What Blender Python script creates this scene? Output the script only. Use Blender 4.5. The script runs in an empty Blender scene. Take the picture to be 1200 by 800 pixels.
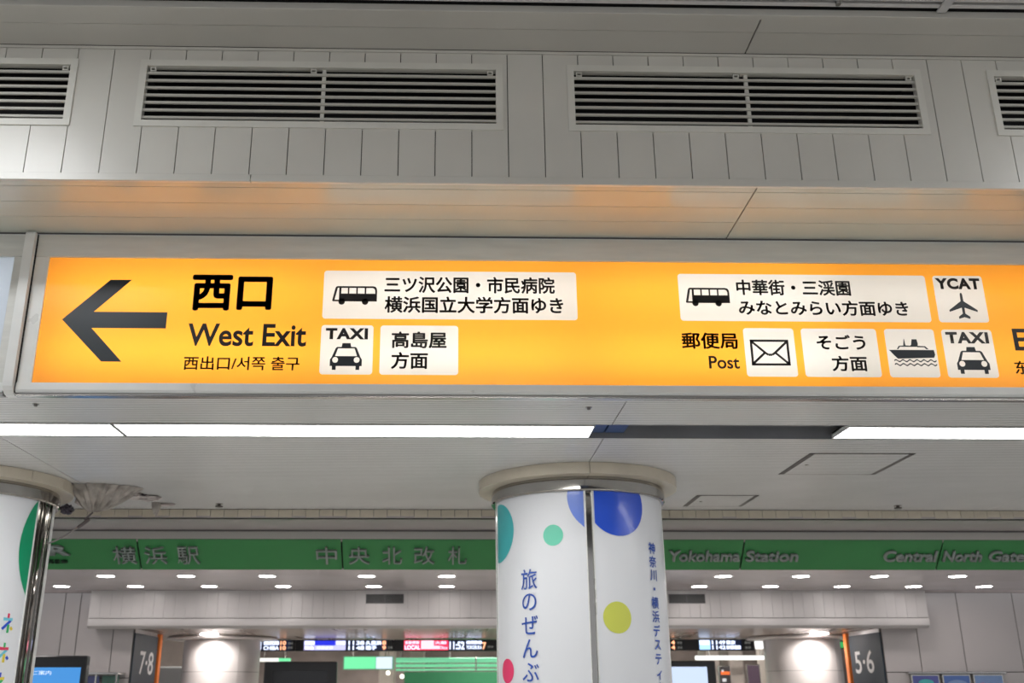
import bpy, bmesh, math, random
from mathutils import Vector, Matrix
from math import sin, cos, pi, radians
random.seed(4)
SC = bpy.context.scene
COL = SC.collection
E = 1.6                                   # eye height: heights below are written as E + height above the eye

# ------------------------------------------------------------------ camera
cd = bpy.data.cameras.new('camera')
cam = bpy.data.objects.new('camera', cd); COL.objects.link(cam)
P, YA, RO = radians(19.2), radians(1.483), radians(-0.144)
fw = Vector((sin(YA)*cos(P), cos(YA)*cos(P), sin(P)))
rt = Vector((cos(YA), -sin(YA), 0)); up = rt.cross(fw)
r2 = rt*cos(RO)+up*sin(RO); u2 = up*cos(RO)-rt*sin(RO)
m = Matrix((r2, u2, -fw)).transposed().to_4x4(); m.translation = (0, 0, E)
cam.matrix_world = m
cd.sensor_width = 36; cd.lens = 1184/1200*36; cd.shift_x = (600-555)/1200
cd.clip_end = 200; cd.clip_start = 0.05
cd.dof.use_dof = True; cd.dof.focus_distance = 5.1; cd.dof.aperture_fstop = 2.6
SC.camera = cam

# ------------------------------------------------------------------ world, exposure
w = bpy.data.worlds.new('world'); SC.world = w; w.use_nodes = True
w.node_tree.nodes['Background'].inputs[0].default_value = (0.93, 0.95, 1.0, 1)
w.node_tree.nodes['Background'].inputs[1].default_value = 0.50
vs = SC.view_settings
vs.view_transform = 'Standard'; vs.look = 'None'; vs.gamma = 1; vs.use_curve_mapping = False
vs.exposure = 0.35

def area(name, loc, sx, sy, power, col=(1, 1, 1), rot=(0, 0, 0), parent=None):
    l = bpy.data.lights.new(name, 'AREA'); l.shape = 'RECTANGLE'; l.size = sx; l.size_y = sy
    l.energy = power; l.color = col
    o = bpy.data.objects.new(name, l); o.location = loc; o.rotation_euler = rot
    COL.objects.link(o)
    if parent: o.parent = parent
    return o

# ------------------------------------------------------------------ materials
MATS = {}
def mat(name, col, rough=0.5, metal=0.0, ior=1.5, emit=0.0, ecol=None, noise=0.0, nscale=6.0, rib=0.0, ribpitch=0.03,
        ribaxis='Y', coat=0.0, spots=0.0, stretch=(1, 1, 1), bump=0.0):
    if name in MATS: return MATS[name]
    m = bpy.data.materials.new(name); m.use_nodes = True
    nt = m.node_tree; b = nt.nodes['Principled BSDF']
    b.inputs['Base Color'].default_value = (*col, 1); b.inputs['Roughness'].default_value = rough
    b.inputs['Metallic'].default_value = metal; b.inputs['IOR'].default_value = ior
    b.inputs['Coat Weight'].default_value = coat
    if emit:
        b.inputs['Emission Color'].default_value = (*(ecol or col), 1); b.inputs['Emission Strength'].default_value = emit
    tc = nt.nodes.new('ShaderNodeTexCoord')
    mp = nt.nodes.new('ShaderNodeMapping'); mp.inputs['Scale'].default_value = stretch
    geo = nt.nodes.new('ShaderNodeNewGeometry')
    nt.links.new(geo.outputs['Position'], mp.inputs['Vector'])
    last = None
    if noise:
        n = nt.nodes.new('ShaderNodeTexNoise'); n.inputs['Scale'].default_value = nscale; n.inputs['Detail'].default_value = 5
        nt.links.new(mp.outputs[0], n.inputs['Vector'])
        r = nt.nodes.new('ShaderNodeValToRGB')
        r.color_ramp.elements[0].position = 0.3; r.color_ramp.elements[1].position = 0.7
        r.color_ramp.elements[0].color = (*[c*(1-noise) for c in col], 1)
        r.color_ramp.elements[1].color = (*[min(1, c*(1+noise*0.4)) for c in col], 1)
        nt.links.new(n.outputs['Fac'], r.inputs[0]); last = r.outputs[0]
        rr = nt.nodes.new('ShaderNodeMapRange'); rr.inputs[3].default_value = max(0.02, rough-0.07); rr.inputs[4].default_value = rough+0.07
        nt.links.new(n.outputs['Fac'], rr.inputs[0]); nt.links.new(rr.outputs[0], b.inputs['Roughness'])
    if spots:
        n2 = nt.nodes.new('ShaderNodeTexNoise'); n2.inputs['Scale'].default_value = 14; n2.inputs['Detail'].default_value = 8
        nt.links.new(geo.outputs['Position'], n2.inputs['Vector'])
        r = nt.nodes.new('ShaderNodeValToRGB'); r.color_ramp.elements[0].position = 0.66; r.color_ramp.elements[1].position = 0.74
        nt.links.new(n2.outputs['Fac'], r.inputs[0])
        mx = nt.nodes.new('ShaderNodeMix'); mx.data_type = 'RGBA'
        mu = nt.nodes.new('ShaderNodeMath'); mu.operation = 'MULTIPLY'; mu.inputs[1].default_value = spots
        nt.links.new(r.outputs[0], mu.inputs[0]); nt.links.new(mu.outputs[0], mx.inputs[0])
        if last: nt.links.new(last, mx.inputs[6])
        else: mx.inputs[6].default_value = (*col, 1)
        mx.inputs[7].default_value = (col[0]*0.55, col[1]*0.48, col[2]*0.4, 1); last = mx.outputs[2]
    if last: nt.links.new(last, b.inputs['Base Color'])
    if rib:
        sep = nt.nodes.new('ShaderNodeSeparateXYZ'); nt.links.new(geo.outputs['Position'], sep.inputs[0])
        mm = nt.nodes.new('ShaderNodeMath'); mm.operation = 'MULTIPLY'; mm.inputs[1].default_value = 2*pi/ribpitch
        nt.links.new(sep.outputs[ribaxis], mm.inputs[0])
        sn = nt.nodes.new('ShaderNodeMath'); sn.operation = 'SINE'; nt.links.new(mm.outputs[0], sn.inputs[0])
        bp = nt.nodes.new('ShaderNodeBump'); bp.inputs['Strength'].default_value = 1.0; bp.inputs['Distance'].default_value = rib
        nt.links.new(sn.outputs[0], bp.inputs['Height']); nt.links.new(bp.outputs[0], b.inputs['Normal'])
    elif bump:
        n3 = nt.nodes.new('ShaderNodeTexNoise'); n3.inputs['Scale'].default_value = nscale*2
        nt.links.new(mp.outputs[0], n3.inputs['Vector'])
        bp = nt.nodes.new('ShaderNodeBump'); bp.inputs['Strength'].default_value = 1; bp.inputs['Distance'].default_value = bump
        nt.links.new(n3.outputs['Fac'], bp.inputs['Height']); nt.links.new(bp.outputs[0], b.inputs['Normal'])
    MATS[name] = m; return m

def backlit(name, col, gloss=0.04):
    m = bpy.data.materials.new(name); m.use_nodes = True; nt = m.node_tree; nt.nodes.clear()
    out = nt.nodes.new('ShaderNodeOutputMaterial')
    tr = nt.nodes.new('ShaderNodeBsdfTranslucent'); tr.inputs[0].default_value = (*col, 1)
    df = nt.nodes.new('ShaderNodeBsdfDiffuse'); df.inputs[0].default_value = (*[c*0.8 for c in col], 1)
    gl = nt.nodes.new('ShaderNodeBsdfGlossy'); gl.inputs['Roughness'].default_value = 0.22
    m1 = nt.nodes.new('ShaderNodeMixShader'); m1.inputs[0].default_value = 0.22
    m2 = nt.nodes.new('ShaderNodeMixShader'); m2.inputs[0].default_value = gloss
    nt.links.new(tr.outputs[0], m1.inputs[1]); nt.links.new(df.outputs[0], m1.inputs[2])
    nt.links.new(m1.outputs[0], m2.inputs[1]); nt.links.new(gl.outputs[0], m2.inputs[2])
    nt.links.new(m2.outputs[0], out.inputs[0]); return m

WALLM = mat('painted_metal_wall', (0.68, 0.665, 0.61), 0.36, ior=1.6, noise=0.06, nscale=2.2)
SOFF = mat('painted_metal_soffit', (0.60, 0.615, 0.53), 0.21, ior=1.9, noise=0.05, nscale=3)
SOFF2 = mat('painted_metal_upper', (0.54, 0.53, 0.49), 0.4, noise=0.06, nscale=2, spots=0.05)
CEIL = mat('ribbed_ceiling_panel', (0.76, 0.765, 0.76), 0.22, ior=1.75, noise=0.04, nscale=1.5, rib=0.0013, ribpitch=0.036)
ALU = mat('brushed_aluminium', (0.72, 0.72, 0.68), 0.36, metal=0.15, noise=0.08, nscale=4, stretch=(1, 1, 8))
ALUB = mat('bright_aluminium', (0.84, 0.85, 0.83), 0.3, metal=0.1, noise=0.05, nscale=6)
CHROME = mat('polished_steel', (0.40, 0.385, 0.36), 0.05, metal=1.0, noise=0.04, nscale=5)
STEEL = mat('satin_steel', (0.5, 0.49, 0.47), 0.25, metal=1.0)
DARK = mat('dark_void', (0.012, 0.012, 0.012), 0.8)
RECESS = mat('dark_recess_paint', (0.26, 0.27, 0.29), 0.4, noise=0.15, nscale=3)
CREAM = mat('cream_tile', (0.64, 0.58, 0.47), 0.4, noise=0.08, nscale=7, spots=0.25)
GROUT = mat('dark_joint', (0.10, 0.09, 0.08), 0.8)
GREEN = mat('green_signboard', (0.05, 0.285, 0.085), 0.33, noise=0.06, nscale=3)
LETM = mat('metal_letter', (0.30, 0.34, 0.32), 0.4, metal=0.3)
BLACKP = mat('black_print', (0.014, 0.013, 0.014), 0.35)
NAVYP = mat('dark_slate_print', (0.018, 0.026, 0.034), 0.35)
POST = mat('white_poster', (0.80, 0.82, 0.86), 0.34)
WHITEP = mat('white_paint', (0.72, 0.71, 0.69), 0.45)
FLOOR = mat('floor_tile', (0.68, 0.66, 0.63), 0.25, noise=0.12, nscale=3)
PINKW = mat('far_wall_panel', (0.50, 0.465, 0.455), 0.3, noise=0.05, nscale=1.5)
PINKS = mat('far_soffit_panel', (0.52, 0.47, 0.47), 0.22, ior=1.6, noise=0.05, nscale=1.2)
FASC = mat('far_fascia_panel', (0.56, 0.54, 0.53), 0.35, noise=0.04, nscale=2)
BROWNS = mat('brown_reflective_soffit', (0.42, 0.34, 0.29), 0.28, ior=1.8, noise=0.35, nscale=1.6, stretch=(1.6, .2, .2))
BLACK = mat('black_plastic', (0.012, 0.012, 0.014), 0.35)
LAMP = mat('fluorescent_diffuser', (1, 1, 1), 0.5, emit=11.5, ecol=(1.0, 0.99, 0.96))
DOWN = mat('downlight_lens', (1, 1, 1), 0.5, emit=27.0, ecol=(1.0, 0.93, 0.91))
def emi(name, col, s=1.0): return mat(name, tuple(c*0.3 for c in col), 0.3, emit=s, ecol=col)
def pr(name, col, rough=0.3): return mat(name, col, rough, coat=0.2)

# ------------------------------------------------------------------ mesh helpers
class MB:
    def __init__(s): s.bm = bmesh.new()
    def box(s, x0, x1, y0, y1, z0, z1, bev=0.0, M=None):
        if bev:
            t = bmesh.new(); MB._b(t, x0, x1, y0, y1, z0, z1)
            bmesh.ops.bevel(t, geom=t.edges[:], offset=bev, segments=1, affect='EDGES')
            me = bpy.data.meshes.new('t'); t.to_mesh(me); t.free()
            if M: me.transform(M)
            s.bm.from_mesh(me); bpy.data.meshes.remove(me)
        else: MB._b(s.bm, x0, x1, y0, y1, z0, z1, M)
        return s
    @staticmethod
    def _b(bm, x0, x1, y0, y1, z0, z1, M=None):
        c = [Vector((x, y, z)) for x in (x0, x1) for y in (y0, y1) for z in (z0, z1)]
        if M: c = [M @ q for q in c]
        v = [bm.verts.new(q) for q in c]
        for f in ((0, 1, 3, 2), (4, 6, 7, 5), (0, 4, 5, 1), (2, 3, 7, 6), (0, 2, 6, 4), (1, 5, 7, 3)): bm.faces.new([v[i] for i in f])
    def prism(s, pts, d, f):                # pts 2D loop, depth range d, f maps (u, v, d) to xyz
        a = [s.bm.verts.new(f(u, v, d[0])) for u, v in pts]; b = [s.bm.verts.new(f(u, v, d[1])) for u, v in pts]
        n = len(pts)
        s.bm.faces.new(a); s.bm.faces.new(b[::-1])
        for i in range(n): s.bm.faces.new([a[i], b[i], b[(i+1) % n], a[(i+1) % n]])
        return s
    def cyl(s, c, r, z0, z1, n=32, r2=None):
        return s.lathe(c, [(0, z0), (r, z0), (r2 if r2 is not None else r, z1), (0, z1)], n)
    def lathe(s, c, prof, n=48, a0=0, a1=2*pi):
        full = abs(a1-a0-2*pi) < 1e-6
        cols = []
        for i in range(n if full else n+1):
            a = a0+(a1-a0)*i/n
            cols.append([s.bm.verts.new((c[0]+r*sin(a), c[1]-r*cos(a), z)) for r, z in prof])
        for i in range(n):
            A, B = cols[i], cols[(i+1) % len(cols)]
            for k in range(len(prof)-1):
                s.bm.faces.new([A[k], A[k+1], B[k+1], B[k]])
        return s
    def arcsolid(s, c, ra, rb, z0, z1, a0, a1, n=24):   # curved slab, angles measured from the -Y direction
        prof = [(ra, z0), (rb, z0), (rb, z1), (ra, z1), (ra, z0)]
        cols = []
        for i in range(n+1):
            a = a0+(a1-a0)*i/n
            cols.append([s.bm.verts.new((c[0]+r*sin(a), c[1]-r*cos(a), z)) for r, z in prof[:4]])
        for i in range(n):
            for k in range(4): s.bm.faces.new([cols[i][k], cols[i][(k+1) % 4], cols[i+1][(k+1) % 4], cols[i+1][k]])
        s.bm.faces.new(cols[0]); s.bm.faces.new(cols[-1][::-1]); return s
    def tube(s, pts, r, n=8):
        pts = [Vector(p) for p in pts]; rings = []
        for i, p in enumerate(pts):
            t = (pts[min(i+1, len(pts)-1)]-pts[max(i-1, 0)]).normalized()
            a = t.cross(Vector((0, 0, 1)) if abs(t.z) < .9 else Vector((1, 0, 0))).normalized(); b = t.cross(a)
            rings.append([s.bm.verts.new(p+a*r*cos(2*pi*k/n)+b*r*sin(2*pi*k/n)) for k in range(n)])
        for i in range(len(rings)-1):
            for k in range(n): s.bm.faces.new([rings[i][k], rings[i][(k+1) % n], rings[i+1][(k+1) % n], rings[i+1][k]])
        s.bm.faces.new(rings[0][::-1]); s.bm.faces.new(rings[-1]); return s
    def build(s, name, material, parent=None, smooth=False, fix=True):
        bmesh.ops.remove_doubles(s.bm, verts=s.bm.verts, dist=1e-6)
        if fix: bmesh.ops.recalc_face_normals(s.bm, faces=s.bm.faces)
        me = bpy.data.meshes.new(name); s.bm.to_mesh(me); s.bm.free()
        me.materials.append(material)
        if smooth:
            for p in me.polygons: p.use_smooth = True
            try: me.set_sharp_from_angle(angle=radians(35))
            except Exception: pass
        o = bpy.data.objects.new(name, me); COL.objects.link(o)
        if parent is not None:
            o.parent = parent; o.matrix_parent_inverse = Matrix.Translation(parent.location).inverted()
        return o
def box(name, x0, x1, y0, y1, z0, z1, material, parent=None, bev=0.0):
    return MB().box(x0, x1, y0, y1, z0, z1, bev).build(name, material, parent)
def tag(o, label, cat, group=None):
    o['label'] = label; o['category'] = cat
    if group: o['group'] = group
    return o
def thing(name, loc, label, cat, group=None):
    o = bpy.data.objects.new(name, None); o.location = loc; o.empty_display_size = .1; COL.objects.link(o)
    return tag(o, label, cat, group)
def struct(o, label=None):
    o['kind'] = 'structure'
    if label: o['label'] = label
    return o
def frame(name, x0, x1, z0, z1, t, ya, yb, material, parent):   # rectangular ring in an XZ plane
    mb = MB()
    def f(u, v, d): return (u, d, v)
    o = [(x0, z0), (x1, z0), (x1, z1), (x0, z1)]; i = [(x0+t, z0+t), (x1-t, z0+t), (x1-t, z1-t), (x0+t, z1-t)]
    vs_ = [[mb.bm.verts.new(f(*p, d)) for p in L] for d in (ya, yb) for L in (o, i)]
    for k in range(4):
        j = (k+1) % 4
        for a, b in ((0, 1), (2, 3), (0, 2), (1, 3)):
            mb.bm.faces.new([vs_[a][k], vs_[a][j], vs_[b][j], vs_[b][k]])
    return mb.build(name, material, parent)

# flat shapes ------------------------------------------------------
def curve_mesh(loops):                      # 2D loops with holes -> mesh in the XY plane
    cu = bpy.data.curves.new('c', 'CURVE'); cu.dimensions = '2D'; cu.fill_mode = 'BOTH'
    for L in loops:
        sp = cu.splines.new('POLY'); sp.points.add(len(L)-1)
        for p, q in zip(sp.points, L): p.co = (q[0], q[1], 0, 1)
        sp.use_cyclic_u = True
    o = bpy.data.objects.new('c', cu); COL.objects.link(o)
    bpy.context.view_layer.update()
    me = bpy.data.meshes.new_from_object(o.evaluated_get(bpy.context.evaluated_depsgraph_get()))
    bpy.data.objects.remove(o); bpy.data.curves.remove(cu); return me
def text_mesh(s, off=0.0, ext=0.0, spacing=1.0):
    cjk = any(ord(c) > 0x2000 for c in s)
    me = text_mesh_raw(s, 0.0 if cjk else off, ext, spacing)
    if cjk and off:                         # heavier strokes: the outline laid over itself a little to each side
        bm = bmesh.new()
        for k in range(8):
            a = k*pi/4; m_ = me.copy(); m_.transform(Matrix.Translation((off*1.3*cos(a), off*1.3*sin(a), 0))); bm.from_mesh(m_); bpy.data.meshes.remove(m_)
        bm.to_mesh(me); bm.free()
    return me
def text_mesh_raw(s, off=0.0, ext=0.0, spacing=1.0):
    cu = bpy.data.curves.new('t', 'FONT'); cu.body = s; cu.size = 1; cu.offset = off; cu.extrude = ext; cu.resolution_u = 5
    cu.space_character = spacing
    o = bpy.data.objects.new('t', cu); COL.objects.link(o)
    bpy.context.view_layer.update()
    me = bpy.data.meshes.new_from_object(o.evaluated_get(bpy.context.evaluated_depsgraph_get()))
    bpy.data.objects.remove(o); bpy.data.curves.remove(cu); return me
def bounds(me):
    xs = [v.co.x for v in me.vertices]; ys = [v.co.y for v in me.vertices]
    return min(xs), max(xs), min(ys), max(ys)
def fit(me, u0, u1, v0, v1):
    a, b, c, d = bounds(me)
    for v in me.vertices:
        v.co.x = u0+(v.co.x-a)/(b-a)*(u1-u0); v.co.y = v0+(v.co.y-c)/max(1e-6, d-c)*(v1-v0)
    return me
def put(me, name, f, material, parent=None):
    for v in me.vertices: v.co = f(*v.co)
    me.materials.clear(); me.materials.append(material); me.name = name
    o = bpy.data.objects.new(name, me); COL.objects.link(o)
    if parent is not None:
        o.parent = parent; o.matrix_parent_inverse = Matrix.Translation(parent.location).inverted()
    return o
def rrect(x0, x1, z0, z1, r, n=5):
    L = []
    for cx, cz, a in ((x1-r, z1-r, 0), (x0+r, z1-r, 90), (x0+r, z0+r, 180), (x1-r, z0+r, 270)):
        for k in range(n+1):
            t = radians(a+90*k/n); L.append((cx+r*cos(t), cz+r*sin(t)))
    return L
def circ(cx, cy, r, n=24, ry=None): return [(cx+r*cos(2*pi*k/n), cy+(ry or r)*sin(2*pi*k/n)) for k in range(n)]
def rect(x0, x1, y0, y1): return [(x0, y0), (x1, y0), (x1, y1), (x0, y1)]
def scaled(loops, w_, h_, u0, u1, v0, v1): return [[(u0+x/w_*(u1-u0), v0+y/h_*(v1-v0)) for x, y in L] for L in loops]

# ================================================================== SETTING
struct(box('floor', -14, 14, -14, 26, -0.1, 0, FLOOR))
YS, YW = 4.80, 4.21
ZS, ZW = E+2.25, E+2.975
ZC = E+1.40

# wall with the vents ----------------------------------------------
W0 = 0.103; WP = 0.1732
XL, XR = -4.4, 4.5
vents = [(-3.55, -1.795), (-1.495, 0.253), (0.567, 2.312), (2.641, 4.386)]
vz0, vz1 = E+2.531, E+2.897
wm = MB()
# backing sheet behind the planks with the four vent openings left free
edges = [XL]+[q for v in vents for q in (v[0]+.012, v[1]-.012)]+[XR]
for i in range(0, len(edges), 2): wm.box(edges[i], edges[i+1], YW+.014, YW+.03, ZS+.002, ZW+.010)
for v in vents:
    wm.box(v[0]+.012, v[1]-.012, YW+.014, YW+.03, ZS+.002, vz0+.012); wm.box(v[0]+.012, v[1]-.012, YW+.014, YW+.03, vz1-.012, ZW+.010)
wall = struct(wm.build('wall_upper', GROUT))
pz0, pz1 = E+2.283, E+2.958
g = 0.0022
k0 = math.floor((XL-W0)/WP)
def plank(pts):
    MB().prism(pts, (YW, YW+.014), lambda u, v, d: (u, d, v)).build('plank', WALLM, wall)
k = k0+1
while W0+(k+1)*WP < XR:
    a, b = W0+k*WP+g, W0+(k+1)*WP-g
    hit = [v for v in vents if v[0]+.012 < b and v[1]-.012 > a]
    zl, zh = vz0+.012, vz1-.012
    if not hit: plank(rect(a, b, pz0, pz1))
    else:
        v = hit[0]; l, r_ = v[0]+.012, v[1]-.012
        if l <= a and r_ >= b: plank(rect(a, b, pz0, zl)); plank(rect(a, b, zh, pz1))
        elif l > a: plank([(a, pz0), (b, pz0), (b, zl), (l, zl), (l, zh), (b, zh), (b, pz1), (a, pz1)])
        else: plank([(a, pz0), (b, pz0), (b, pz1), (a, pz1), (a, zh), (r_, zh), (r_, zl), (a, zl)])
    k += 1
# angle trims along the foot and the head of the wall
for x0, x1 in ((XL, -0.927), (-0.923, XR)):
    struct(MB().box(x0, x1, YW-.006, YW+.014, ZS-.006, pz0-.002, .0015).build('trim_1', WALLM))
struct(box('trim_2', XL, XR, YW-.004, YW+.013, pz1+.002, ZW-.001, WALLM))

# soffit over the sign: long boards in two lengths
so = struct(box('ceiling', XL, XR, YW+.03, 4.84, ZS+.012, ZS+.03, GROUT), 'warm lit soffit between vent wall and sign')
ys = [YW-.004, 4.278, 4.44, 4.603, 4.795]
for (xa, xb) in ((XL, 1.448), (1.454, XR)):
    for i in range(4):
        box('soffit_board', xa, xb, ys[i]+.0016, ys[i+1]-.0016, ZS, ZS+.012, SOFF, so, .0008)
# upper soffit
su = struct(box('ceiling', XL, XR, 3.90, YW+.03, ZW+.012, ZW+.03, GROUT), 'upper soffit above the vent wall')
ys = [3.93, 4.035, 4.204]
for (xa, xb) in ((XL, 1.448), (1.455, XR)):
    for i in range(2):
        box('soffit_board', xa, xb, ys[i]+.0014, ys[i+1]-.0014, ZW, ZW+.012, SOFF2, su, .0008)
struct(MB().box(XL, XR, 3.895, 3.93, ZW-.008, ZW+.03, .003).build('trim_3', SOFF2))
# louvred high ceiling of the concourse
hc = struct(box('ceiling', -12, 12, -12, 3.90, E+3.30, E+3.34, mat('void_ceiling', (0.06, 0.06, 0.06), 0.8)), 'louvred concourse ceiling')
struct(box('wall_cavity', XL, XR, 3.90, 3.92, ZW+.03, E+3.30, DARK))
for i in range(26):
    y1 = 3.872-i*0.045
    box('louvre_bar', XL, XR, y1-.026, y1, E+3.00, E+3.03, STEEL if i > 99 else mat('louvre_paint', (0.58, 0.57, 0.56), 0.4), hc, .004)
for x in (-2.0, 2.285):
    box('louvre_bracket', x-.022, x+.022, 2.7, 3.888, E+2.99, E+2.999, mat('bracket_paint', (0.5, 0.5, 0.5), 0.4), hc)
b_ = MB()
b_.lathe((1.78, 3.835), [(0, E+2.985), (.012, E+2.985), (.012, E+2.999), (0, E+2.999)], 12).build('bolt', STEEL, hc)

# vent grilles ------------------------------------------------------
vlab = ['white louvred air vent cut off at the left edge of the upper wall',
        'white louvred air vent above the left half of the orange sign',
        'white louvred air vent above the right half of the orange sign',
        'white louvred air vent cut off at the right edge of the upper wall']
SLAT = mat('vent_slat', (0.56, 0.55, 0.50), 0.38)
FRM = mat('vent_frame', (0.74, 0.73, 0.67), 0.4, noise=0.05)
for (x0, x1), lab in zip(vents, vlab):
    t = thing('air_vent', (x0, YW, vz0), lab, 'vent', 'air vents in the plank wall')
    frame('frame', x0, x1, vz0, vz1, .033, YW-.008, YW+.03, FRM, t)
    # duct behind
    d = MB(); xi0, xi1, zi0, zi1 = x0+.02, x1-.02, vz0+.02, vz1-.02
    d.box(xi0-.004, xi0, YW+.03, YW+.3, zi0, zi1); d.box(xi1, xi1+.004, YW+.03, YW+.3, zi0, zi1)
    d.box(xi0, xi1, YW+.03, YW+.3, zi0-.004, zi0); d.box(xi0, xi1, YW+.03, YW+.3, zi1, zi1+.004); d.box(xi0, xi1, YW+.3, YW+.304, zi0, zi1)
    d.build('duct', DARK, t)
    zi = vz0+.033; H = (vz1-vz0)-.066
    slatme = None
    for i in range(7):
        zc = zi+H*(i+.60)/7.35
        if slatme is None:
            o = MB().prism([(.002, -.0095), (.010, -.0105), (.036, .006), (.036, .011), (.006, .0015), (.002, .0025)], (x0+.030, x1-.030),
                           lambda u, v, dd: (dd, YW+u, v)).build('slat', SLAT, t)
            slatme = o; o.location = (0, 0, zc)
        else:
            o = slatme.copy(); COL.objects.link(o); o.location = (0, 0, zc)
    xm = (x0+x1)/2+.008
    box('mullion', xm-.009, xm+.009, YW+.012, YW+.024, zi, vz1-.034, FRM, t)
    for xc in (x0+.06, xm-.05, x1-.06):
        frame('clip', xc-.014, xc+.014, vz1-.058, vz1-.036, .005, YW+.002, YW+.010, FRM, t)

# ================================================================== LOWER CEILING
lc = struct(MB().box(-8, 8, YS+.02, 5.40, ZC+.02, ZC+.05).box(-8, 8, 5.72, 8.14, ZC+.02, ZC+.05).build('ceiling', GROUT), 'ribbed lower ceiling')
for xa, xb in ((-8, -2.583), (-2.577, .902), (.907, 4.39), (4.395, 8)):
    box('ceiling_panel', xa, xb, YS+.03, 5.405, ZC, ZC+.02, CEIL, lc, .001)
    box('ceiling_panel', xa, xb, 5.715, 8.135, ZC, ZC+.02, CEIL, lc, .001)
# slot for the strip lights
struct(MB().box(-8, 8, 5.40, 5.406, ZC+.0, ZC+.09).box(-8, 8, 5.714, 5.72, ZC+.0, ZC+.09).box(-8, 8, 5.40, 5.72, ZC+.085, ZC+.1).build('trim_4', RECESS))
struct(MB().box(.83, .90, 5.43, 5.70, ZC+.03, ZC+.06).box(.91, 1.02, 5.43, 5.70, ZC+.03, ZC+.06).build('trim_8', mat('blue_tray', (.03, .07, .20), .4)))
for yy in (5.47, 5.56, 5.65):
    struct(box('trim_5', -8, 8, yy-.006, yy+.006, ZC+.06, ZC+.085, RECESS))
lights = [(-7.95, -5.30, 'strip light far to the left in the slot below the orange sign'),
          (-4.51, -1.857, 'glowing white strip light ending at the left, below the arrow of the sign'),
          (-1.843, 0.815, 'long glowing white strip light below the left half of the orange sign'),
          (2.238, 4.89, 'glowing white strip light at the right, below the boat and taxi signs')]
for x0, x1, lab in lights:
    t = thing('strip_light', ((x0+x1)/2, 5.565, ZC), lab, 'ceiling light', 'strip lights in the ceiling slot')
    box('diffuser', x0+.006, x1-.006, 5.445, 5.69, ZC+.002, ZC+.010, LAMP, t)
    frame_ = MB(); frame_.box(x0, x1, 5.43, 5.445, ZC-.001, ZC+.03).box(x0, x1, 5.69, 5.705, ZC-.001, ZC+.03)
    frame_.box(x0, x0+.006, 5.445, 5.69, ZC-.001, ZC+.03).box(x1-.006, x1, 5.445, 5.69, ZC-.001, ZC+.03).box(x0, x1, 5.445, 5.69, ZC+.022, ZC+.03)
    frame_.build('housing', ALUB, t)

# hatches, screws, sprinklers
def hatch(x0, x1, y0, y1, lab):
    t = thing('access_hatch', ((x0+x1)/2, (y0+y1)/2, ZC), lab, 'hatch')
    gpl = mat('hatch_gap', (0.16, 0.15, 0.14), 0.6, noise=.3, nscale=9)
    gg = .035
    mb = MB()
    mb.box(x0, x1, y0, y0+.018, ZC-.0025, ZC).box(x0, x1, y1-.018, y1, ZC-.0025, ZC).box(x0, x0+gg, y0, y1, ZC-.0025, ZC).box(x1-gg, x1, y0, y1, ZC-.0025, ZC)
    mb.build('rim', gpl, t)
    box('door', x0+gg, x1-gg, y0+.018, y1-.018, ZC-.004, ZC, CEIL, t, .001)
    MB().cyl((x0+gg+.05, (y0+y1)/2), .012, ZC-.006, ZC-.004, 12).build('latch', STEEL, t)
hatch(2.24, 2.90, 6.08, 6.715, 'larger square access hatch in the ribbed ceiling right of the centre column')
hatch(1.866, 2.336, 7.487, 7.962, 'smaller access hatch in the ribbed ceiling beside the centre column head')
for x, y, lab in ((-2.104, 5.025, 'small steel bolt in the metal strip below the arrow end of the sign'), (0.727, 5.044, 'small steel bolt in the metal strip above the centre column')):
    t = thing('bolt', (x, y, ZC), lab, 'bolt')
    MB().cyl((x, y), .017, ZC-.004, ZC, 16).build('washer', STEEL, t); MB().cyl((x, y), .009, ZC-.014, ZC-.004, 6).build('head', mat('dark_steel', (.2, .19, .18), .4, metal=1), t)
for x, y, lab in ((-1.78, 7.893, 'small dark sprinkler head under the ceiling left of the centre column'), (3.566, 7.907, 'small dark sprinkler head under the ceiling right of the centre column')):
    t = thing('sprinkler', (x, y, ZC), lab, 'sprinkler')
    MB().cyl((x, y), .03, ZC-.004, ZC, 16).build('rosette', STEEL, t)
    MB().cyl((x, y), .013, ZC-.018, ZC-.004, 10).build('stem', mat('dark_brass', (.08, .07, .06), .5), t); MB().cyl((x, y), .030, ZC-.026, ZC-.018, 12).build('deflector', MATS['dark_brass'], t)

# ================================================================== FAR STEP: tiles, green board, downlights, fascia
tb = struct(box('trim_6', -8, 8, 8.145, 8.20, E+1.331, ZC+.02, GROUT), 'band of cream tiles at the far edge of the ceiling')
tm = None
for i in range(-72, 73):
    x = i*0.1085
    if tm is None:
        tm = MB().box(-.0525, .0525, 8.135, 8.145, E+1.334, ZC-.003, .0015).build('tile', CREAM, tb); o = tm
    else: o = tm.copy(); COL.objects.link(o)
    o.location = (x, random.uniform(-.0008, .0008), 0)
s1 = struct(box('ceiling', -8, 8, 8.135, 8.78, E+1.331, E+1.345, PINKS), 'narrow far soffit behind the tile band')
struct(box('trim_7', -8, 8, 8.765, 8.79, E+1.318, E+1.331, mat('dark_line', (.12, .11, .11), .6)))
struct(box('wall_header', -8, 8, 8.774, 8.777, E+1.256, E+1.318, mat('header_grey', (.50, .49, .46), .35)))
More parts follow.
